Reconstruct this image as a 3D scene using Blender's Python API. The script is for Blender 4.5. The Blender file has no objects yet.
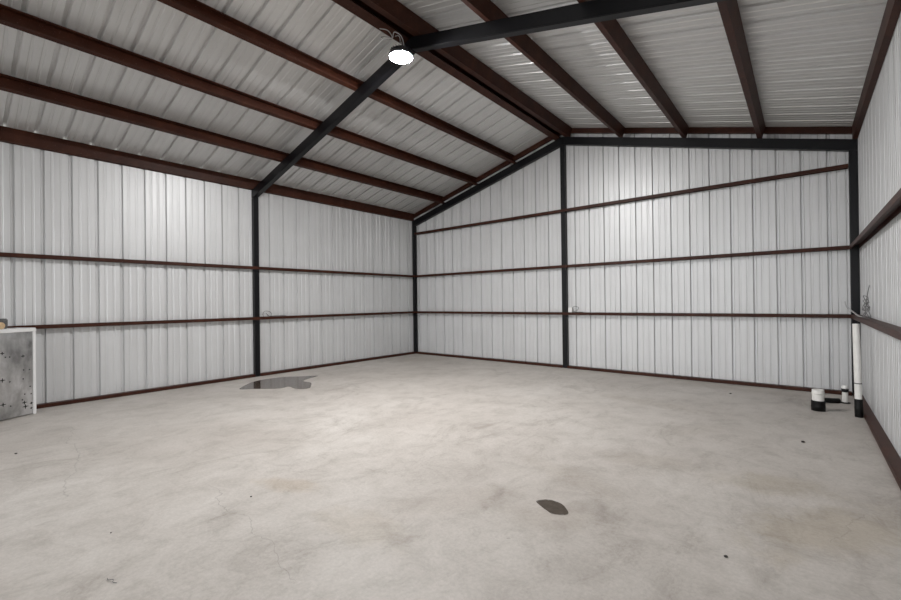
import bpy, bmesh, math, random
from mathutils import Vector, Matrix
random.seed(7)
SC = bpy.context.scene
COL = SC.collection

# ------------------------------------------------------------------ camera, sky, exposure
CAM_F, CAM_YAW, CAM_PITCH, CAM_ROLL = 423.231, -0.6956, 0.0033, -0.0126
def make_camera():
    sy, cy = math.sin(CAM_YAW), math.cos(CAM_YAW)
    F = Vector((sy, cy, 0)); R = Vector((cy, -sy, 0)); U = Vector((0, 0, 1))
    cp, sp = math.cos(CAM_PITCH), math.sin(CAM_PITCH)
    F, U = F*cp + U*sp, U*cp - F*sp
    cr, sr = math.cos(CAM_ROLL), math.sin(CAM_ROLL)
    R, U = R*cr + U*sr, U*cr - R*sr
    cd = bpy.data.cameras.new('camera'); cd.sensor_width = 36; cd.sensor_fit = 'HORIZONTAL'
    cd.lens = CAM_F/901*36; cd.clip_start = .05; cd.clip_end = 200
    o = bpy.data.objects.new('camera', cd); COL.objects.link(o)
    m = Matrix(((R.x, U.x, -F.x, 0), (R.y, U.y, -F.y, 0), (R.z, U.z, -F.z, 1.44), (0, 0, 0, 1)))
    o.matrix_world = m; SC.camera = o
make_camera()

SKY_STRENGTH = 1.3
LAMP_STRENGTH = 540.0
w = bpy.data.worlds.new('sky'); SC.world = w; w.use_nodes = True
bgn = w.node_tree.nodes['Background']
bgn.inputs[0].default_value = (.97, .985, 1.0, 1); bgn.inputs[1].default_value = SKY_STRENGTH
vs = SC.view_settings
vs.view_transform = 'Standard'; vs.look = 'None'; vs.exposure = 1.42; vs.gamma = 1; vs.use_curve_mapping = False

# ------------------------------------------------------------------ dimensions (metres)
CX = -3.89                       # ridge line
WL, WR, WB = -8.40, 0.62, 8.51   # wall sheets, inner face
FL, FR, FB = -8.30, 0.52, 8.41   # inner face of girts and base channels
YF = -5.0                        # open end of the building, behind the viewer
HALF = 4.51
RIB = .3048
SL = .267
def z_raf(x): return 4.735 - SL*abs(x-CX)      # rafter underside
def z_top(x): return 4.900 - SL*abs(x-CX)     # rafter top = purlin underside
def z_pan(x): return 5.096 - SL*abs(x-CX)      # roof sheet underside
YMID = 3.98

# ------------------------------------------------------------------ materials
def new_mat(name):
    m = bpy.data.materials.new(name); m.use_nodes = True
    nt = m.node_tree; return m, nt, nt.nodes['Principled BSDF']
def N(nt, t, **k):
    n = nt.nodes.new(t)
    for a, b in k.items(): setattr(n, a, b)
    return n
def lk(nt, a, b): nt.links.new(a, b)
def mathn(nt, op, a, b=None, c=None, clamp=False):
    n = N(nt, 'ShaderNodeMath', operation=op); n.use_clamp = clamp
    for i, v in enumerate((a, b, c)):
        if v is None: continue
        if isinstance(v, (int, float)): n.inputs[i].default_value = v
        else: lk(nt, v, n.inputs[i])
    return n.outputs[0]
def noise(nt, scale, detail=4, rough=.5, mapscale=None, vec=None, dist=0):
    n = N(nt, 'ShaderNodeTexNoise'); n.inputs['Scale'].default_value = scale
    n.inputs['Detail'].default_value = detail; n.inputs['Roughness'].default_value = rough
    n.inputs['Distortion'].default_value = dist
    if vec is None: vec = N(nt, 'ShaderNodeNewGeometry').outputs['Position']
    if mapscale:
        mp = N(nt, 'ShaderNodeMapping'); mp.inputs['Scale'].default_value = mapscale
        lk(nt, vec, mp.inputs['Vector']); vec = mp.outputs[0]
    lk(nt, vec, n.inputs['Vector']); return n.outputs['Fac']
def ramp(nt, fac, stops):
    r = N(nt, 'ShaderNodeValToRGB'); el = r.color_ramp.elements
    while len(el) < len(stops): el.new(.5)
    for e, (p, c) in zip(el, stops):
        e.position = p; e.color = (*c, 1) if len(c) == 3 else c
    lk(nt, fac, r.inputs[0]); return r.outputs[0]
def mix(nt, fac, a, b, mode='MIX'):
    n = N(nt, 'ShaderNodeMix', data_type='RGBA', blend_type=mode)
    for i, v in ((0, fac), (6, a), (7, b)):
        if isinstance(v, (int, float)): n.inputs[i].default_value = v
        elif isinstance(v, tuple): n.inputs[i].default_value = (*v, 1)
        else: lk(nt, v, n.inputs[i])
    return n.outputs[2]
def simple(name, col, rough=.5, metal=0., var=.0, scale=20, spec=None):
    m, nt, b = new_mat(name)
    if var:
        c = ramp(nt, noise(nt, scale), [(.3, tuple(x*(1-var) for x in col)), (.7, tuple(min(1, x*(1+var)) for x in col))])
        lk(nt, c, b.inputs['Base Color'])
    else: b.inputs['Base Color'].default_value = (*col, 1)
    b.inputs['Roughness'].default_value = rough; b.inputs['Metallic'].default_value = metal
    if spec is not None: b.inputs['Specular IOR Level'].default_value = spec
    return m
def sheet_mat(name, col, streak, metal=.25, rough=.43):
    m, nt, b = new_mat(name)
    f = noise(nt, 1.0, 5, .6, streak)
    g = noise(nt, 2.2, 3)
    c = ramp(nt, f, [(.3, tuple(x*.93 for x in col)), (.7, tuple(x*1.05 for x in col))])
    c = mix(nt, .35, c, ramp(nt, g, [(.35, tuple(x*.94 for x in col)), (.65, tuple(x*1.04 for x in col))]))
    lk(nt, c, b.inputs['Base Color'])
    b.inputs['Metallic'].default_value = metal
    lk(nt, mathn(nt, 'MULTIPLY_ADD', f, .22, rough-.11), b.inputs['Roughness'])
    return m
WALLC = (.62, .625, .63)
M_wall_side = sheet_mat('white_grey_wall_sheet', WALLC, (1, 14, .25))
M_wall_back = sheet_mat('white_grey_gable_sheet', WALLC, (14, 1, .25))
M_roof = sheet_mat("galvalume_roof_sheet", (.68, .68, .675), (.3, 14, .3), metal=.45, rough=.36)
M_black = simple('black_painted_steel', (.0042, .0042, .0055), .38, 0, .2, 30, spec=.26)
M_hose = simple('black_rubber', (.005, .005, .005), .5, 0, .25, 40, spec=.25)
M_white = simple('white_pvc', (.78, .77, .74), .35, 0, .05, 12)
M_cap = simple('white_plastic', (.82, .82, .80), .4)
M_wire = simple('grey_wire', (.12, .12, .12), .45, .3)
M_coil = simple('mid_grey_wire', (.2, .2, .2), .4, .3)
M_lightwire = simple('pale_grey_cable', (.45, .45, .45), .4, .2)
M_wood = simple('cut_wood', (.55, .40, .24), .7, 0, .15, 25)
M_greybox = simple('dark_grey_block', (.10, .10, .10), .6, 0, .3, 35)
M_frame = simple('white_enamel', (.80, .80, .80), .3)
M_soot = simple('black_spots', (.02, .02, .02), .6)
M_pebble = simple('dark_crumb', (.035, .03, .027), .8)
M_housing = simple('lamp_housing_black', (.03, .03, .035), .4, .3)
M_ground = simple('outside_gravel', (.30, .29, .27), .9, 0, .2, 6)

def red_mat():
    m, nt, b = new_mat('red_oxide_primer')
    a = noise(nt, 5, 5, .6)
    c = ramp(nt, a, [(.3, (.030, .0088, .0048)), (.55, (.045, .0138, .0072)), (.75, (.064, .0215, .0112))])
    sp = noise(nt, 60, 2)
    c = mix(nt, mathn(nt, 'MULTIPLY', mathn(nt, 'GREATER_THAN', sp, .70), .35), c, (.22, .15, .13))
    lk(nt, c, b.inputs['Base Color']); b.inputs['Roughness'].default_value = .48; b.inputs['Specular IOR Level'].default_value = .2
    return m
M_red = red_mat()

def floor_mat():
    m, nt, b = new_mat('concrete_slab')
    pos = N(nt, 'ShaderNodeNewGeometry').outputs['Position']
    sep = N(nt, 'ShaderNodeSeparateXYZ'); lk(nt, pos, sep.inputs[0])
    big = noise(nt, .55, 5, .6, vec=pos, dist=.4)
    mid = noise(nt, 3.2, 10, .72, vec=pos, dist=.7)
    trow = noise(nt, 7.0, 9, .74, (1, .35, 1), vec=pos, dist=1.2)
    fine = noise(nt, 45, 6, .75, vec=pos)
    c = ramp(nt, big, [(.32, (.415, .383, .354)), (.5, (.465, .435, .405)), (.68, (.515, .488, .459))])
    c = mix(nt, .6, c, ramp(nt, mid, [(.30, (.60, .575, .55)), (.5, (.93, .92, .91)), (.68, (1.08, 1.08, 1.08))]), 'MULTIPLY')
    c = mix(nt, .55, c, ramp(nt, trow, [(.28, (.72, .70, .68)), (.45, (1, 1, 1)), (.75, (1.07, 1.07, 1.07))]), 'MULTIPLY')
    c = mix(nt, .8, c, ramp(nt, fine, [(.3, (.82, .82, .82)), (.7, (1.1, 1.1, 1.1))]), 'MULTIPLY')
    # scuffs and trowel burn
    scuff = noise(nt, 1.3, 12, .82, (1, .6, 1), vec=pos, dist=.9)
    c = mix(nt, .75, c, ramp(nt, scuff, [(.34, (.66, .635, .61)), (.455, (.96, .96, .955)), (.6, (1.04, 1.04, 1.04))]), 'MULTIPLY')
    wob = mathn(nt, 'SUBTRACT', noise(nt, 3.0, 8, .72, vec=pos), .5)
    def ell(cx, cy, rx, ry, ang, soft=.5):
        ca, sa = math.cos(ang), math.sin(ang)
        dx = mathn(nt, 'SUBTRACT', sep.outputs[0], cx); dy = mathn(nt, 'SUBTRACT', sep.outputs[1], cy)
        u = mathn(nt, 'ADD', mathn(nt, 'MULTIPLY', dx, ca/rx), mathn(nt, 'MULTIPLY', dy, sa/rx))
        v = mathn(nt, 'SUBTRACT', mathn(nt, 'MULTIPLY', dy, ca/ry), mathn(nt, 'MULTIPLY', dx, sa/ry))
        r = mathn(nt, 'SQRT', mathn(nt, 'ADD', mathn(nt, 'MULTIPLY', u, u), mathn(nt, 'MULTIPLY', v, v)))
        r = mathn(nt, 'ADD', r, mathn(nt, 'MULTIPLY', wob, 2.2))
        return mathn(nt, 'MULTIPLY', mathn(nt, 'SUBTRACT', 1.0, r, clamp=True), 1/soft, clamp=True)
    # brown and grey stains that lie on the slab
    for (cx, cy, rx, ry, an, k, col) in [
            (.12, 3.5, .75, .3, .9, .45, (.80, .74, .62)), (-.2, 4.1, .5, .22, .4, .4, (.82, .77, .66)),
            (-1.1, 4.0, .5, .22, .2, .4, (.80, .77, .73)), (-1.55, 3.3, .6, .18, -.3, .35, (.80, .77, .73)),
            (-1.3, 2.6, .35, .25, .6, .4, (.78, .75, .71)), (-3.15, 1.75, .35, .13, .4, .45, (.88, .79, .68)),
            (-2.2, 1.7, .4, .2, .1, .35, (.85, .80, .72)), (-1.75, 6.3, .9, .2, -.2, .4, (.84, .81, .77)),
            (-7.3, 7.6, .9, .4, .8, .4, (.86, .82, .77)), (-.7, 8.0, 1.1, .2, 0, .35, (.84, .80, .76)),
            (-2.0, 2.3, .7, .25, .9, .3, (.84, .81, .78)), (-1.0, 5.2, .5, .2, 1.1, .35, (.84, .81, .78))]:
        c = mix(nt, mathn(nt, 'MULTIPLY', ell(cx, cy, rx, ry, an), k*1.15, clamp=True), c, col, 'MULTIPLY')
    # hairline cracks
    wv = N(nt, 'ShaderNodeTexNoise'); wv.inputs['Scale'].default_value = 2.5; wv.inputs['Detail'].default_value = 6
    lk(nt, pos, wv.inputs['Vector'])
    wsep = N(nt, 'ShaderNodeSeparateXYZ'); lk(nt, wv.outputs['Color'], wsep.inputs[0])
    px = mathn(nt, 'ADD', sep.outputs[0], mathn(nt, 'MULTIPLY', mathn(nt, 'SUBTRACT', wsep.outputs[0], .5), .35))
    py = mathn(nt, 'ADD', sep.outputs[1], mathn(nt, 'MULTIPLY', mathn(nt, 'SUBTRACT', wsep.outputs[1], .5), .35))
    for (ax, ay, bx, by, wd, k) in [(-6.7, 1.0, -4.3, .62, .006, .35), (-3.7, 1.35, -2.05, 1.2, .0035, .4),
                                    (-2.3, 4.6, -.9, 5.6, .004, .2), (.1, 3.3, .3, 3.9, .004, .3)]:
        L = math.hypot(bx-ax, by-ay); tx, ty = (bx-ax)/L, (by-ay)/L
        dx = mathn(nt, 'SUBTRACT', px, ax); dy = mathn(nt, 'SUBTRACT', py, ay)
        s = mathn(nt, 'ADD', mathn(nt, 'MULTIPLY', dx, tx), mathn(nt, 'MULTIPLY', dy, ty))
        t = mathn(nt, 'ABSOLUTE', mathn(nt, 'SUBTRACT', mathn(nt, 'MULTIPLY', dy, tx), mathn(nt, 'MULTIPLY', dx, ty)))
        a = mathn(nt, 'SUBTRACT', 1.0, mathn(nt, 'DIVIDE', t, wd), clamp=True)
        a = mathn(nt, 'MULTIPLY', a, mathn(nt, 'MULTIPLY', mathn(nt, 'GREATER_THAN', s, 0), mathn(nt, 'LESS_THAN', s, L)))
        c = mix(nt, mathn(nt, 'MULTIPLY', a, k), c, (.12, .11, .10))
    # tiny dark pits
    pits = noise(nt, 9, 3, .5, vec=pos)
    c = mix(nt, mathn(nt, 'MULTIPLY', mathn(nt, 'GREATER_THAN', pits, .765), .5), c, (.2, .18, .16))
    lk(nt, c, b.inputs['Base Color'])
    lk(nt, mathn(nt, 'MULTIPLY_ADD', mid, .35, .38), b.inputs['Roughness'])
    b.inputs['Specular IOR Level'].default_value = .45
    bp = N(nt, 'ShaderNodeBump'); bp.inputs['Strength'].default_value = .12; bp.inputs['Distance'].default_value = .01
    lk(nt, trow, bp.inputs['Height']); lk(nt, bp.outputs[0], b.inputs['Normal'])
    return m
M_floor = floor_mat()

def water_mat():
    m, nt, b = new_mat('standing_water')
    b.inputs['Base Color'].default_value = (.075, .057, .045, 1); b.inputs['Roughness'].default_value = .03
    b.inputs['IOR'].default_value = 1.33; b.inputs['Specular IOR Level'].default_value = .5
    bp = N(nt, 'ShaderNodeBump'); bp.inputs['Strength'].default_value = .03; bp.inputs['Distance'].default_value = .01
    lk(nt, noise(nt, 14, 2), bp.inputs['Height']); lk(nt, bp.outputs[0], b.inputs['Normal'])
    return m
M_water = water_mat()
def damp_mat():
    m, nt, b = new_mat('damp_concrete')
    pos = N(nt, 'ShaderNodeNewGeometry').outputs['Position']
    c = ramp(nt, noise(nt, 16, 5, .65), [(.3, (.046, .034, .025)), (.7, (.092, .073, .056))])
    lk(nt, c, b.inputs['Base Color']); b.inputs['Roughness'].default_value = .6; b.inputs['Specular IOR Level'].default_value = .25
    mp = N(nt, 'ShaderNodeMapping'); mp.inputs['Location'].default_value = (-(-1.362), -2.708, 0)
    lk(nt, pos, mp.inputs['Vector'])
    m2 = N(nt, 'ShaderNodeMapping'); m2.inputs['Rotation'].default_value = (0, 0, .25); m2.inputs['Scale'].default_value = (1/.135, 1/.095, 0)
    lk(nt, mp.outputs[0], m2.inputs['Vector'])
    ln = N(nt, 'ShaderNodeVectorMath', operation='LENGTH'); lk(nt, m2.outputs[0], ln.inputs[0])
    r = mathn(nt, 'ADD', ln.outputs['Value'], mathn(nt, 'MULTIPLY', mathn(nt, 'SUBTRACT', noise(nt, 22, 4, .6, vec=pos), .5), .5))
    al = mathn(nt, 'MULTIPLY', mathn(nt, 'SUBTRACT', 1.08, r), 4.5, clamp=True)
    lk(nt, mathn(nt, 'MULTIPLY', al, .93), b.inputs['Alpha'])
    return m
M_damp = damp_mat()
def galv_mat():
    m, nt, b = new_mat('stained_galvanised_sheet')
    a = noise(nt, 1.0, 6, .62, (3.2, 3.2, 1.6), dist=.15)
    c = ramp(nt, a, [(.30, (.16, .16, .16)), (.47, (.42, .42, .42)), (.62, (.66, .66, .67))])
    lk(nt, c, b.inputs['Base Color']); b.inputs['Metallic'].default_value = .85
    b.inputs['Roughness'].default_value = .28
    return m
M_galv = galv_mat()
def glow_mat():
    m, nt, b = new_mat('lamp_diffuser')
    b.inputs['Base Color'].default_value = (.9, .9, .9, 1)
    b.inputs['Emission Color'].default_value = (1, .985, .975, 1); b.inputs['Emission Strength'].default_value = LAMP_STRENGTH
    return m
M_glow = glow_mat()

# ------------------------------------------------------------------ helpers
def link(name, bm, mat, parent=None, smooth=False):
    me = bpy.data.meshes.new(name); bmesh.ops.recalc_face_normals(bm, faces=bm.faces) if False else None
    bm.to_mesh(me); bm.free(); me.materials.append(mat)
    if smooth:
        for f in me.polygons: f.use_smooth = True
    o = bpy.data.objects.new(name, me); COL.objects.link(o)
    if parent: o.parent = parent
    return o
def struct(o, label=None):
    o['kind'] = 'structure'
    if label: o['label'] = label
    return o
def tag(o, label, cat, group=None):
    o['label'] = label; o['category'] = cat
    if group: o['group'] = group
    return o
def thing(name, loc, label, cat, group=None, rz=0):
    o = bpy.data.objects.new(name, None); COL.objects.link(o)
    o.location = loc; o.rotation_euler = (0, 0, rz); o.empty_display_size = .1
    return tag(o, label, cat, group)
def hexa(bm, c8):
    """c8: bottom 4 corners counter-clockwise, then the top 4"""
    v = [bm.verts.new(c) for c in c8]
    for f in ((3, 2, 1, 0), (4, 5, 6, 7), (0, 1, 5, 4), (1, 2, 6, 5), (2, 3, 7, 6), (3, 0, 4, 7)):
        bm.faces.new([v[i] for i in f])
    return v
def box(bm, x0, x1, y0, y1, z0, z1):
    return hexa(bm, [(x0, y0, z0), (x1, y0, z0), (x1, y1, z0), (x0, y1, z0), (x0, y0, z1), (x1, y0, z1), (x1, y1, z1), (x0, y1, z1)])
def bevel(bm, w, seg=2):
    bmesh.ops.bevel(bm, geom=list(bm.edges), offset=w, segments=seg, affect='EDGES', clamp_overlap=True)
def extrude_profile(bm, prof, a, b, closed=False):
    """prof: list of points at each end; a,b: functions p->3D for the two ends"""
    va = [bm.verts.new(a(p)) for p in prof]; vb = [bm.verts.new(b(p)) for p in prof]
    n = len(prof)
    for i in range(n if closed else n-1):
        j = (i+1) % n
        bm.faces.new((va[i], va[j], vb[j], vb[i]))
    if closed:
        bm.faces.new(list(reversed(va))); bm.faces.new(vb)
    bmesh.ops.recalc_face_normals(bm, faces=bm.faces)
def lathe(bm, prof, cx=0, cy=0, seg=32, axis=None):
    """prof: (r,z) list"""
    rings = []
    for r, z in prof:
        if r < 1e-6: rings.append([bm.verts.new((cx, cy, z))])
        else: rings.append([bm.verts.new((cx+r*math.cos(2*math.pi*k/seg), cy+r*math.sin(2*math.pi*k/seg), z)) for k in range(seg)])
    for A, B in zip(rings, rings[1:]):
        for k in range(seg):
            q = (k+1) % seg
            if len(A) == 1 and len(B) == 1: continue
            if len(A) == 1: bm.faces.new((A[0], B[q], B[k]))
            elif len(B) == 1: bm.faces.new((A[k], A[q], B[0]))
            else: bm.faces.new((A[k], A[q], B[q], B[k]))
    bmesh.ops.recalc_face_normals(bm, faces=bm.faces)
def tube(bm, pts, r, seg=8, sub=6):
    P = [Vector(p) for p in pts]
    if sub > 1 and len(P) > 2:
        Q = []
        for i in range(len(P)-1):
            p0, p1, p2, p3 = P[max(i-1, 0)], P[i], P[i+1], P[min(i+2, len(P)-1)]
            for k in range(sub):
                t = k/sub
                Q.append(.5*((2*p1)+(p2-p0)*t+(2*p0-5*p1+4*p2-p3)*t*t+(3*p1-p0-3*p2+p3)*t**3))
        Q.append(P[-1]); P = Q
    prev = None; nrm = None
    for i, p in enumerate(P):
        t = (P[min(i+1, len(P)-1)]-P[max(i-1, 0)]).normalized()
        if nrm is None: nrm = t.orthogonal().normalized()
        else: nrm = (nrm - t*nrm.dot(t)).normalized()
        bn = t.cross(nrm)
        ring = [bm.verts.new(p+(nrm*math.cos(2*math.pi*k/seg)+bn*math.sin(2*math.pi*k/seg))*r) for k in range(seg)]
        if prev:
            for k in range(seg): bm.faces.new((prev[k], prev[(k+1) % seg], ring[(k+1) % seg], ring[k]))
        else: bm.faces.new(list(reversed(ring)))
        prev = ring
    bm.faces.new(prev)

# ribbed sheet: (u, outward depth) along u from u0 to u1, major ribs at phase + k*RIB
def sheet_profile(u0, u1, phase):
    pts = []
    k0 = math.floor((u0-phase)/RIB)-1; k1 = math.ceil((u1-phase)/RIB)+1
    for k in range(k0, k1+1):
        c = phase+k*RIB
        pts += [(c-.026, 0), (c-.014, .034), (c+.014, .034), (c+.026, 0)]
        for s in (.102, .203):
            pts += [(c+s-.018, 0), (c+s-.011, .0058), (c+s+.011, .0058), (c+s+.018, 0)]
    out = []
    for (a, da), (b, db) in zip(pts, pts[1:]):
        if b <= u0 or a >= u1: continue
        if a < u0: da += (db-da)*(u0-a)/(b-a); a = u0
        if not out: out.append((a, da))
        if b > u1: db = da+(db-da)*(u1-a)/(b-a); b = u1
        out.append((b, db))
    return out

# ------------------------------------------------------------------ the shell
bm = bmesh.new(); box(bm, WL-.04, WR+.04, YF-.3, WB+.04, -.15, 0)
struct(link('floor', bm, M_floor))
bm = bmesh.new(); box(bm, -40, 32, -40, 42, -.4, -.16)
struct(link('ground', bm, M_ground))
TH = .0
bm = bmesh.new(); pr = sheet_profile(YF, WB+.03, .619)
extrude_profile(bm, pr, lambda q: (WL-q[1], q[0], 0), lambda q: (WL-q[1], q[0], z_pan(WL)-.012))
struct(link('wall_left', bm, M_wall_side), 'white-grey ribbed sheet metal wall on the left')
bm = bmesh.new(); pr = sheet_profile(YF, WB+.03, .70)
extrude_profile(bm, pr, lambda q: (WR+q[1], q[0], 0), lambda q: (WR+q[1], q[0], z_pan(WR)-.012))
struct(link('wall_right', bm, M_wall_side), 'white-grey ribbed sheet metal wall on the right')
bm = bmesh.new(); pr = sheet_profile(WL, WR, -3.658)
i = next(i for i, q in enumerate(pr) if q[0] > CX); pr.insert(i, (CX, pr[i-1][1]))
extrude_profile(bm, pr, lambda q: (q[0], WB+q[1], 0), lambda q: (q[0], WB+q[1], z_pan(q[0])-.004))
struct(link('wall_back', bm, M_wall_back), 'white-grey ribbed sheet metal gable wall')
bm = bmesh.new(); pr = sheet_profile(YF, WB+.06, .55)
for s in (-1, 1):
    xe = CX+s*(HALF+.045)
    va = [bm.verts.new((xe+s*.24*q[1], q[0], z_pan(xe)+q[1])) for q in pr]
    vb = [bm.verts.new((CX, q[0], 5.096+q[1])) for q in pr]
    for k in range(len(pr)-1):
        f = (va[k], vb[k], vb[k+1], va[k+1])
        bm.faces.new(f if s > 0 else tuple(reversed(f)))
struct(link('ceiling', bm, M_roof), 'underside of the ribbed metal roof sheets, two slopes')

# base channels along the walls
def rim(name, x0, x1, y0, y1, label, cut=None):
    """cut: ('x' or 'y', c0, c1) leaves room for a column foot"""
    bm = bmesh.new()
    if cut is None: spans = [(x0, x1, y0, y1)]
    elif cut[0] == 'y': spans = [(x0, x1, y0, cut[1]), (x0, x1, cut[2], y1)]
    else: spans = [(x0, cut[1], y0, y1), (cut[2], x1, y0, y1)]
    for sp in spans: box(bm, *sp, 0, .052)
    bevel(bm, .004, 2)
    struct(link(name, bm, M_red), label)
rim('baseboard_left', WL, FL, YF, FB, 'dark red steel base channel along the left wall', ('y', YMID-.052, YMID+.052))
rim('baseboard_right', FR+.012, WR, YF, FB, 'dark red steel base channel along the right wall')
rim('baseboard_back', FL, FR, FB, WB, 'dark red steel base channel along the back wall', ('x', CX-.057, CX+.047))
# rake channels at the top of the gable
for n, s in ((1, -1), (2, 1)):
    bm = bmesh.new()
    a = CX+s*.01; b = CX+s*(HALF-.01)
    def rz(x, d): return z_pan(x)-d
    xs = (a, b) if s > 0 else (b, a)
    hexa(bm, [(xs[0], WB-.06, rz(xs[0], .105)), (xs[1], WB-.06, rz(xs[1], .105)), (xs[1], WB-.002, rz(xs[1], .105)), (xs[0], WB-.002, rz(xs[0], .105)),
              (xs[0], WB-.06, rz(xs[0], .004)), (xs[1], WB-.06, rz(xs[1], .004)), (xs[1], WB-.002, rz(xs[1], .004)), (xs[0], WB-.002, rz(xs[0], .004))])
    struct(link('trim_%d' % n, bm, M_red), 'dark red rake channel under the %s roof slope at the gable' % ('left' if s < 0 else 'right'))

# ------------------------------------------------------------------ black frame: columns and rafters
def column(x0, x1, y0, y1, label, zf=z_raf):
    bm = bmesh.new()
    hexa(bm, [(x0, y0, 0), (x1, y0, 0), (x1, y1, 0), (x0, y1, 0),
              (x0, y0, zf(x0)), (x1, y0, zf(x1)), (x1, y1, zf(x1)), (x0, y1, zf(x0))])
    bevel(bm, .008, 2)
    tag(link('steel_column', bm, M_black), label, 'column', 'black steel columns of the frame')
def rafter(s, y0, y1, label):
    bm = bmesh.new(); a, b = CX, CX+s*(HALF-.003)
    xs = (a, b) if s > 0 else (b, a)
    c = []
    for f in (z_raf, z_top):
        c += [(xs[0], y0, f(xs[0])), (xs[1], y0, f(xs[1])), (xs[1], y1, f(xs[1])), (xs[0], y1, f(xs[0]))]
    hexa(bm, c); bevel(bm, .006, 2)
    tag(link('rafter', bm, M_black), label, 'rafter', 'black steel rafters of the frame')
CY0, CY1 = FB+.004, WB-.002
column(WL+.002, FL-.004, CY0, CY1, 'black square steel column in the far left corner')
column(CX-.055, CX+.045, CY0, CY1, 'black square steel column under the ridge in the middle of the back wall',
       lambda x: min(z_raf(x), 4.722))
column(FR+.004, WR-.002, CY0, CY1, 'black square steel column in the far right corner behind the white pipe')
column(WL+.002, FL-.004, YMID-.05, YMID+.05, 'black square steel column on the left wall behind the puddle')
rafter(-1, CY0, CY1, 'black rafter rising along the back gable from left corner to ridge')
rafter(1, CY0, CY1, 'black rafter along the back gable from ridge to right corner')
rafter(-1, YMID-.05, YMID+.05, 'black rafter from the left wall column up to the lamp at the ridge')
rafter(1, YMID-.05, YMID+.05, 'black rafter crossing the upper right of the roof from the ridge')

# ------------------------------------------------------------------ red roof purlins (C sections)
def c_purlin(s, dx, label, wd=.068, y0=YF, y1=WB-.065):
    """stands square to the roof slope; web on the downslope side (its foot at distance dx from the ridge), open towards the ridge"""
    t, lip, h = .004, .018, .184
    th = math.atan(SL); up = (s*math.sin(th), math.cos(th)); inn = (-s*math.cos(th), math.sin(th))
    ox, oz = CX+s*dx, z_top(CX+s*dx)+.001
    def P(a, b, y): return (ox+inn[0]*a+up[0]*b, y, oz+inn[1]*a+up[1]*b)
    bm = bmesh.new()
    for a0, a1, b0, b1 in ((0, t, 0, h), (t, wd, 0, t), (t, wd, h-t, h), (wd-t, wd, t, lip), (wd-t, wd, h-lip, h-t)):
        hexa(bm, [P(a0, b0, y0), P(a1, b0, y0), P(a1, b0, y1), P(a0, b0, y1), P(a0, b1, y0), P(a1, b1, y0), P(a1, b1, y1), P(a0, b1, y1)])
    bmesh.ops.recalc_face_normals(bm, faces=bm.faces)
    return tag(link('purlin', bm, M_red), label, 'purlin', 'dark red purlins under the roof')
nm = {-1: ('left', ['lowest', 'middle', 'highest']), 1: ('right', ['lowest', 'middle', 'highest'])}
for s in (-1, 1):
    side = nm[s][0]
    c_purlin(s, .165, 'dark red ridge purlin on the %s side of the roof peak' % side, .125)
    for dx, w_ in ((1.215 + s*.02, 'nearest the ridge'), (2.305 + s*.02, 'midway up the slope'), (3.385 + s*.02, 'nearest the eave')):
        c_purlin(s, dx, 'dark red purlin on the %s roof slope, %s of its three' % (side, w_))
    # eave strut
    xo = CX+s*(HALF-.002); xi = CX+s*(HALF-.055)
    bm = bmesh.new(); t = .004
    def bar(xa, xb, fa, fb):
        xa, xb = sorted((xa, xb)); y0, y1 = YF, WB-.065
        hexa(bm, [(xa, y0, fa(xa)), (xb, y0, fa(xb)), (xb, y1, fa(xb)), (xa, y1, fa(xa)),
                  (xa, y0, fb(xa)), (xb, y0, fb(xb)), (xb, y1, fb(xb)), (xa, y1, fb(xa))])
    zb = lambda x: z_top(x)+.001
    zt = lambda x: z_pan(x)-.002
    bar(xi, xi+s*t, zb, zt)
    bar(xi+s*t, xo, zb, lambda x: zb(x)+t); bar(xi+s*t, xo, lambda x: zt(x)-t, zt)
    bar(xo, xo-s*t, lambda x: zb(x)+t, lambda x: zb(x)+.02)
    tag(link('eave_strut', bm, M_red), 'dark red eave beam along the top of the %s wall' % side, 'beam', 'dark red eave beams')

# ------------------------------------------------------------------ red wall girts (C sections lying flat, notched round the columns)
def girt(axis, z, a0, a1, wall, front, cuts, label):
    """axis 'y': runs along Y at x between wall and front; axis 'x': runs along X"""
    h, t = .027, .004
    sgn = 1 if front > wall else -1
    bm = bmesh.new()
    def bx(a, b, p, q, z0, z1):
        p, q = sorted((p, q))
        if axis == 'y': box(bm, p, q, a, b, z0, z1)
        else: box(bm, a, b, p, q, z0, z1)
    bx(a0, a1, front-sgn*.003, front+sgn*.001, z-h, z+h)            # continuous front flange
    edges = [a0]
    for c0, c1 in cuts: edges += [c0-.002, c1+.002]
    edges.append(a1)
    for a, b in zip(edges[::2], edges[1::2]):
        if b-a < .01: continue
        bx(a, b, wall+sgn*.001, front-sgn*.003, z+h-t, z+h)            # top web
        bx(a, b, wall+sgn*.001, wall+sgn*(.001+t), z-h, z+h-t)         # flange on the sheet
        bx(a, b, front-sgn*.003, front-sgn*.016, z-h, z-h+t)           # lip
    return tag(link('girt', bm, M_red), label, 'girt', 'dark red wall girts')
Z1, Z2, Z3 = 1.152, 2.152, 3.337
for z, w_ in ((Z1, 'lower'), (Z2, 'upper')):
    girt('y', z, YF, FB-.002, WL, FL, [(YMID-.05, YMID+.05)], 'dark red steel girt along the left wall, the %s of two' % w_)
    girt('y', z, YF, FB-.002, WR, FR, [], 'dark red steel girt along the right wall, the %s of two' % w_)
    girt('x', z, FL+.002, FR-.002, WB, FB, [(CX-.055, CX+.045)], 'dark red steel girt across the back gable wall, %s' % ('lowest of three' if z == Z1 else 'middle of three'))
girt('x', Z3, FL+.002, FR-.002, WB, FB, [(CX-.055, CX+.045)], 'dark red steel girt across the back gable wall, highest of three')

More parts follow.
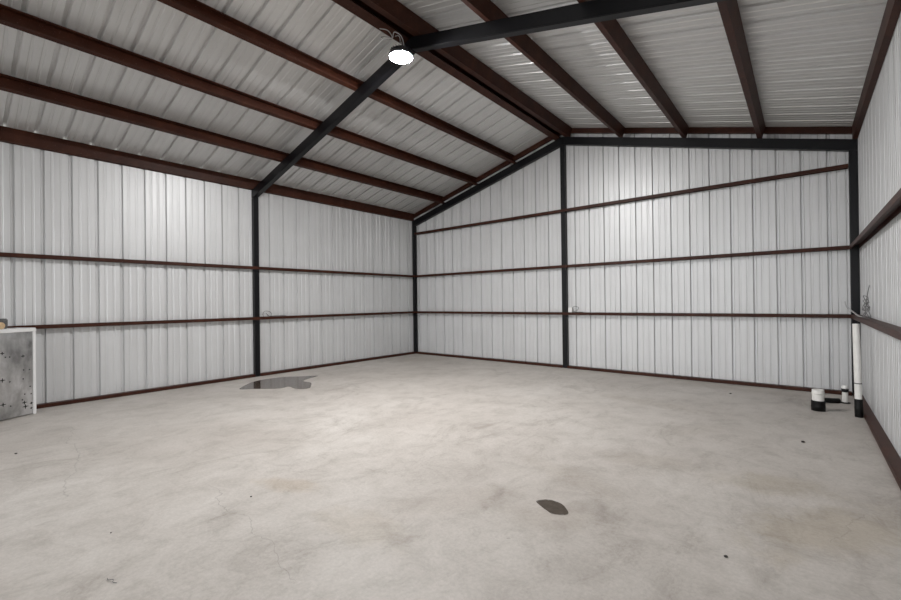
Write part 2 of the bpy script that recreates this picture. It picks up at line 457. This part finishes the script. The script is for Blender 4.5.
# ------------------------------------------------------------------ lamp under the ridge
LX, LY, LZ = CX, 3.74, 4.50
lamp = thing('ceiling_lamp', (LX, LY, LZ), 'round glowing white lamp hanging under the roof ridge', 'lamp')
bm = bmesh.new(); lathe(bm, [(0, .012), (.06, .014), (.10, .022), (.130, .036), (.142, .052), (.142, .06), (0, .06)], seg=40)
link('diffuser', bm, M_glow, lamp, True)
bm = bmesh.new(); lathe(bm, [(0, .061), (.143, .061), (.143, .046), (.150, .043), (.155, .068), (.15, .085), (.11, .1), (.10, .14), (.05, .15), (0, .15)], seg=40)
for k in range(20):
    a = 2*math.pi*k/20; v = box(bm, .085, .135, -.003, .003, .086, .135)
    bmesh.ops.rotate(bm, verts=v, cent=(0, 0, 0), matrix=Matrix.Rotation(a, 3, 'Z'))
link('housing', bm, M_housing, lamp)
bm = bmesh.new(); tube(bm, [(0, 0, .15), (0, 0, .19), (.018, 0, .21), (0.012, 0, .235), (-.01, 0, .235), (-.016, 0, .30), (-.05, 0, .345), (-.10, 0, .356)], .005)
link('hook', bm, M_lightwire, lamp, True)
bm = bmesh.new()
tube(bm, [(.03, .02, .15), (.10, -.05, .17), (.12, -.12, .22), (.05, -.16, .27), (-.03, -.12, .24), (-.06, -.2, .20), (-.13, -.22, .25),
          (-.12, -.14, .29), (-.05, -.1, .27), (-.02, -.2, .30), (-.08, -.28, .31)], .005)
link('power_cord', bm, M_lightwire, lamp, True)

# ------------------------------------------------------------------ water on the floor
def flat_blob(pts, z, sub=6, inner=.985):
    P = [Vector((x, y, 0)) for x, y in pts]; n = len(P); Q = []
    for i in range(n):
        p0, p1, p2, p3 = P[i-1], P[i], P[(i+1) % n], P[(i+2) % n]
        for k in range(sub):
            t = k/sub
            Q.append(.5*((2*p1)+(p2-p0)*t+(2*p0-5*p1+4*p2-p3)*t*t+(3*p1-p0-3*p2+p3)*t**3))
    cc = sum(Q, Vector())/len(Q)
    bm = bmesh.new()
    lo = [bm.verts.new((q.x, q.y, .0003)) for q in Q]
    hi = [bm.verts.new(((q.x-cc.x)*inner+cc.x, (q.y-cc.y)*inner+cc.y, z)) for q in Q]
    m = len(Q)
    for i in range(m): bm.faces.new((lo[i], lo[(i+1) % m], hi[(i+1) % m], hi[i]))
    f = bm.faces.new(hi); bmesh.ops.recalc_face_normals(bm, faces=bm.faces)
    if f.normal.z < 0: bmesh.ops.reverse_faces(bm, faces=bm.faces)
    return bm
bm = flat_blob([(-7.34, 3.20), (-7.62, 3.42), (-7.86, 3.72), (-7.90, 4.02), (-7.83, 4.28), (-7.66, 4.47), (-7.45, 4.73), (-7.38, 4.72), (-7.25, 4.42), (-7.12, 4.26), (-6.88, 4.26), (-6.62, 4.10), (-6.46, 3.97), (-6.50, 3.84), (-6.66, 3.80), (-6.86, 3.82), (-6.84, 3.66), (-6.98, 3.50), (-7.16, 3.36)], .002)
tag(link('puddle', bm, M_water), 'thin puddle of water on the floor by the left wall column', 'puddle')
bm = flat_blob([(-1.49, 2.715), (-1.46, 2.775), (-1.40, 2.80), (-1.33, 2.79), (-1.27, 2.74), (-1.235, 2.69), (-1.25, 2.635), (-1.31, 2.615), (-1.37, 2.64), (-1.42, 2.665)], .0012)
tag(link('damp_spot', bm, M_damp), 'small dark damp spot on the concrete in the foreground', 'stain')
for (x, y, r), d in zip([(-5.938, .446, .012), (-3.183, 1.462, .007), (-3.387, .672, .005), (-.023, 5.442, .018), (-.349, 2.779, .010), (-.86, 7.55, .014)],
                     ['dark crumb on the floor at the far left, in front of the metal cabinet', 'dark crumb on the floor left of centre, beyond the curled twig',
                      'tiny dark crumb on the floor just beyond the curled twig', 'dark crumb on the floor in front of the short pipe stubs',
                      'dark crumb on the floor at the lower right, past the damp spot', 'dark crumb on the floor near the back wall right of centre']):
    bm = bmesh.new(); bmesh.ops.create_icosphere(bm, subdivisions=2, radius=r)
    for v in bm.verts:
        v.co *= 1+random.uniform(-.25, .25); v.co.z = v.co.z*.45+r*.42
        v.co.x += x; v.co.y += y
    zmin = min(v.co.z for v in bm.verts)
    for v in bm.verts: v.co.z -= zmin
    tag(link('crumb', bm, M_pebble), d, 'debris', 'dark crumbs on the floor')
bm = bmesh.new(); tube(bm, [(-2.835, .545, .004), (-2.81, .545, .005), (-2.79, .56, .009), (-2.768, .555, .006), (-2.75, .567, .004)], .0018, 6)
tag(link('twig', bm, M_wire), 'small curled dark twig on the concrete at the lower left', 'debris')

# ------------------------------------------------------------------ metal cabinet at the left edge, with things on it
H = 1.155; CW = .75; CD = .30
ang = math.atan2(.863, -.504)       # local +x runs from the outer end to the end by the wall
cab = thing('metal_cabinet', (-7.955, .794, 0), 'spotted grey metal cabinet with white edges standing against the left wall', 'cabinet', rz=ang)
# local frame: x from -CW..0, local +y points to the wall, front face at y=0
bm = bmesh.new(); box(bm, -CW+.004, -.004, .012, CD, .012, H-.006); bevel(bm, .006)
link('body', bm, M_galv, cab)
bm = bmesh.new(); box(bm, -CW+.03, -.036, .004, .0115, .03, H-.045); bevel(bm, .002, 1)
link('front_panel', bm, M_galv, cab)
bm = bmesh.new()
box(bm, -CW, 0, -.008, CD, H-.005, H+.003)
box(bm, -CW, 0, -.012, .0035, H-.045, H-.0055)
bevel(bm, .004, 2)
o = link('top_rim', bm, M_frame, cab); o['label'] = 'white top rim'
bm = bmesh.new(); box(bm, -.035, 0, -.006, .0115, 0, H-.0455); bevel(bm, .005, 2)
o = link('corner_rim', bm, M_frame, cab); o['label'] = 'white upright edge strip'
bm = bmesh.new(); box(bm, -CW, -CW+.03, -.006, .0115, 0, H-.0455); bevel(bm, .005, 2)
link('corner_rim', bm, M_frame, cab)
bm = bmesh.new()
def spot(px, py, big):
    u = -(35-px)*.0113; z = H*(1-(py-329)/(87.-(35-px)*-.15))
    segs = [(0, 0, .009, .009)] if not big else [(0, 0, .012*big, .012*big), (0, 0, .034*big, .006), (0, 0, .006, .030*big)]
    for dx, dz, hx, hz in segs:
        n = 10
        a = [bm.verts.new((u+dx+hx*math.cos(2*math.pi*k/n), .0030, z+dz+hz*math.sin(2*math.pi*k/n))) for k in range(n)]
        b = [bm.verts.new((v.co.x, .0042, v.co.z)) for v in a]
        bm.faces.new(a); bm.faces.new(list(reversed(b)))
        for k in range(n): bm.faces.new((a[k], b[k], b[(k+1) % n], a[(k+1) % n]))
for px, py, bg in [(2, 353, .8), (2, 380, 1), (2.5, 404.5, 1), (9, 357, 0), (9, 382, 0), (9.5, 406.5, 0), (22, 357, .7), (22.5, 371, 0), (22, 380, 0),
                   (23.5, 395.5, 0), (23, 404, .9), (24, 408, 1.1), (30, 395.5, 0), (30, 405, .6), (5, 357, 0), (21, 401, 0), (-8, 353, .8), (-8, 380, 1), (-8, 404, 1),
                   (28.5, 371, 0), (29, 388, 0), (30, 410, .5)]:
    spot(px, py, bg)
bmesh.ops.recalc_face_normals(bm, faces=bm.faces)
o = link('spots', bm, M_soot, cab); o['label'] = 'black spots and crosses'; o['kind'] = 'stuff'

ex, ey = math.cos(ang), math.sin(ang); nx, ny = -ey, ex
def cabpt(u, d, z): return (-7.955+ex*u+nx*d, .794+ey*u+ny*d, z)
gb = thing('grey_block', cabpt(-.262, .16, H+.003), 'dark grey block on top of the metal cabinet behind the round wood', 'block', rz=ang)
bm = bmesh.new(); box(bm, -.20, .045, -.03, .06, 0, .132); bevel(bm, .012, 3)
link('body', bm, M_greybox, gb)
bm = bmesh.new(); box(bm, -.17, .02, -.033, -.0305, .02, .095); bevel(bm, .001, 1)
link('face_plate', bm, M_greybox, gb)
wd = thing('wood_offcut', cabpt(-.375, .06, H+.003), 'round end of a pale wood piece on top of the metal cabinet', 'wood', rz=ang)
bm = bmesh.new(); lathe(bm, [(0, -.05), (.040, -.05), (.045, -.045), (.045, .045), (.040, .05), (0, .05)], seg=28)
bmesh.ops.rotate(bm, verts=bm.verts, cent=(0, 0, 0), matrix=Matrix.Rotation(math.pi/2, 3, 'X'))
bmesh.ops.translate(bm, verts=bm.verts, vec=(0, 0, .045))
link('log', bm, M_wood, wd)
bm = bmesh.new(); lathe(bm, [(0, -.0525), (.010, -.0525), (.014, -.0505), (0, -.0505)], seg=16)
bmesh.ops.rotate(bm, verts=bm.verts, cent=(0, 0, 0), matrix=Matrix.Rotation(math.pi/2, 3, 'X'))
bmesh.ops.translate(bm, verts=bm.verts, vec=(0, 0, .045))
link('knot', bm, M_greybox, wd)

# ------------------------------------------------------------------ plumbing stubs in the right corner
t = thing('pipe_stub', (.124, 7.10, 0), 'short wide white pipe stub with a black band round its foot', 'pipe')
bm = bmesh.new(); lathe(bm, [(.060, .0), (.060, .262), (.057, .266), (.052, .266), (.052, .05), (0, .05)], seg=40)
link('pipe', bm, M_white, t, False)
bm = bmesh.new(); lathe(bm, [(.0605, .0), (.070, .0), (.071, .05), (.0725, .055), (.0705, .06), (.0705, .10), (.0725, .105), (.0710, .125), (.0605, .127)], seg=40)
o = link('band', bm, M_hose, t, True); o['label'] = 'black rubber band'
bm = bmesh.new(); lathe(bm, [(.0605, .205), (.0635, .207), (.0635, .235), (.0605, .237)], seg=40)
link('collar', bm, M_white, t, True)
t = thing('capped_pipe', (.412, 7.80, 0), 'slim white capped pipe with a black ring, behind the wide stub', 'pipe')
bm = bmesh.new(); lathe(bm, [(0, 0), (.031, .0), (.031, .20), (0, .20)], seg=28); link('pipe', bm, M_white, t)
bm = bmesh.new(); lathe(bm, [(.0315, .150), (.037, .152), (.037, .190), (.0315, .192)], seg=28)
o = link('ring', bm, M_hose, t, True); o['label'] = 'black ring'
bm = bmesh.new(); lathe(bm, [(.0315, .193), (.036, .196), (.036, .215), (.030, .232), (.015, .240), (0, .241)], seg=28)
link('cap', bm, M_cap, t, True)
bm = bmesh.new(); lathe(bm, [(.0315, .0), (.055, .0), (.055, .010), (.0315, .014)], seg=28)
o = link('foot_ring', bm, M_hose, t); o['label'] = 'black foot ring'
bm = bmesh.new(); tube(bm, [(.12, 7.62, .034), (.20, 7.66, .036), (.28, 7.70, .034), (.350, 7.742, .033)], .032, 16, 4)
tag(link('rubber_hose', bm, M_hose, None, True), 'short black rubber hose on the floor between the two pipe stubs', 'hose')

t = thing('standpipe', (.489, 6.985, 0), 'tall leaning white pipe in a black sleeve by the right corner', 'pipe')
def slant(bm, prof, base, top, seg=32):
    lathe(bm, prof, seg=seg)
    for v in bm.verts:
        k = v.co.z
        v.co.x += base[0]+(top[0]-base[0])*k; v.co.y += base[1]+(top[1]-base[1])*k
lean0, lean1 = (0, 0), (-.008, .07)
bm = bmesh.new(); slant(bm, [(.034, .02), (.034, 1.105), (.031, 1.108), (.028, 1.108), (.028, 1.0), (0, 1.0)], lean0, lean1)
link('pipe', bm, M_white, t)
bm = bmesh.new(); slant(bm, [(0, 0), (.036, 0), (.0385, .004), (.0385, .09), (.0400, .095), (.0400, .12), (.0385, .125), (.0385, .20), (.0375, .212), (.0345, .213)], lean0, lean1)
o = link('sleeve', bm, M_hose, t, True); o['label'] = 'black rubber sleeve'
bm = bmesh.new(); slant(bm, [(.0345, .392), (.0365, .393), (.0365, .403), (.0345, .404)], lean0, lean1)
link('clamp', bm, M_wire, t, True)

# ------------------------------------------------------------------ wires and a box on the girts
GT = Z1+.027
bm = bmesh.new()
rnd = random.Random(3)
pts = [(.56, 7.05, GT+.006)]
for k in range(26):
    a = k*1.05
    r = .10+.03*math.sin(k*1.7)
    pts.append((.565+.03*math.sin(k*2.1), 6.98+r*math.cos(a)+.06*math.sin(k*.31), GT+.115+.07*math.sin(k*.23)+r*.85*math.sin(a)*.9))
pts = [(min(x, .60), y, max(z, GT+.008)) for x, y, z in pts]
tube(bm, pts, .0038, 6, 4)
tube(bm, [(.555, 6.93, GT+.1), (.56, 6.85, GT+.24), (.565, 6.76, GT+.33), (.57, 6.70, GT+.38)], .004, 6, 4)
tag(link('wire_coil', bm, M_coil, None, True), 'tangled coil of grey wire on the lower girt of the right wall', 'wire')
bm = bmesh.new(); tube(bm, [(.56, 7.22, GT+.009), (.53, 7.40, GT+.012), (.500, 7.62, GT+.05), (.470, 7.80, GT+.09), (.445, 7.93, GT+.13), (.435, 7.97, GT+.19)], .008, 8)
tag(link('cable_end', bm, M_lightwire, None, True), 'pale cable end curving up off the girt in the far right corner', 'cable')
bm = bmesh.new()
tube(bm, [(-8.34, 4.12, GT+.006), (-8.34, 4.11, GT+.06), (-8.34, 4.15, GT+.11), (-8.33, 4.24, GT+.10), (-8.34, 4.29, GT+.05), (-8.34, 4.26, GT+.006), (-8.34, 4.20, GT+.04), (-8.335, 4.17, GT+.07), (-8.34, 4.22, GT+.006)], .0045, 6)
tube(bm, [(-8.34, 4.26, GT+.006), (-8.34, 4.40, GT+.012), (-8.34, 4.52, GT+.010), (-8.335, 4.60, GT+.006)], .006, 6)
tag(link('wire_loop', bm, M_wire, None, True), 'thin dark wire loop on the left wall girt beside the column', 'wire')
t = thing('outlet_box', (-3.77, 8.455, GT), 'small white box on the lowest back girt beside the middle column', 'box')
bm = bmesh.new(); box(bm, -.042, .042, -.03, .03, 0, .10); bevel(bm, .006); link('body', bm, M_cap, t)
bm = bmesh.new(); box(bm, -.022, .022, -.034, -.0305, .02, .08); bevel(bm, .0015, 1); link('cover_plate', bm, M_frame, t)
bm = bmesh.new(); tube(bm, [(-3.725, 8.46, GT+.09), (-3.68, 8.45, GT+.125), (-3.60, 8.46, GT+.10), (-3.62, 8.455, GT+.05), (-3.68, 8.45, GT+.02), (-3.66, 8.45, GT+.007), (-3.50, 8.455, GT+.006)], .005, 6)
tag(link('wire_loop', bm, M_wire, None, True), 'dark wire curling beside the small white box on the back wall', 'wire')
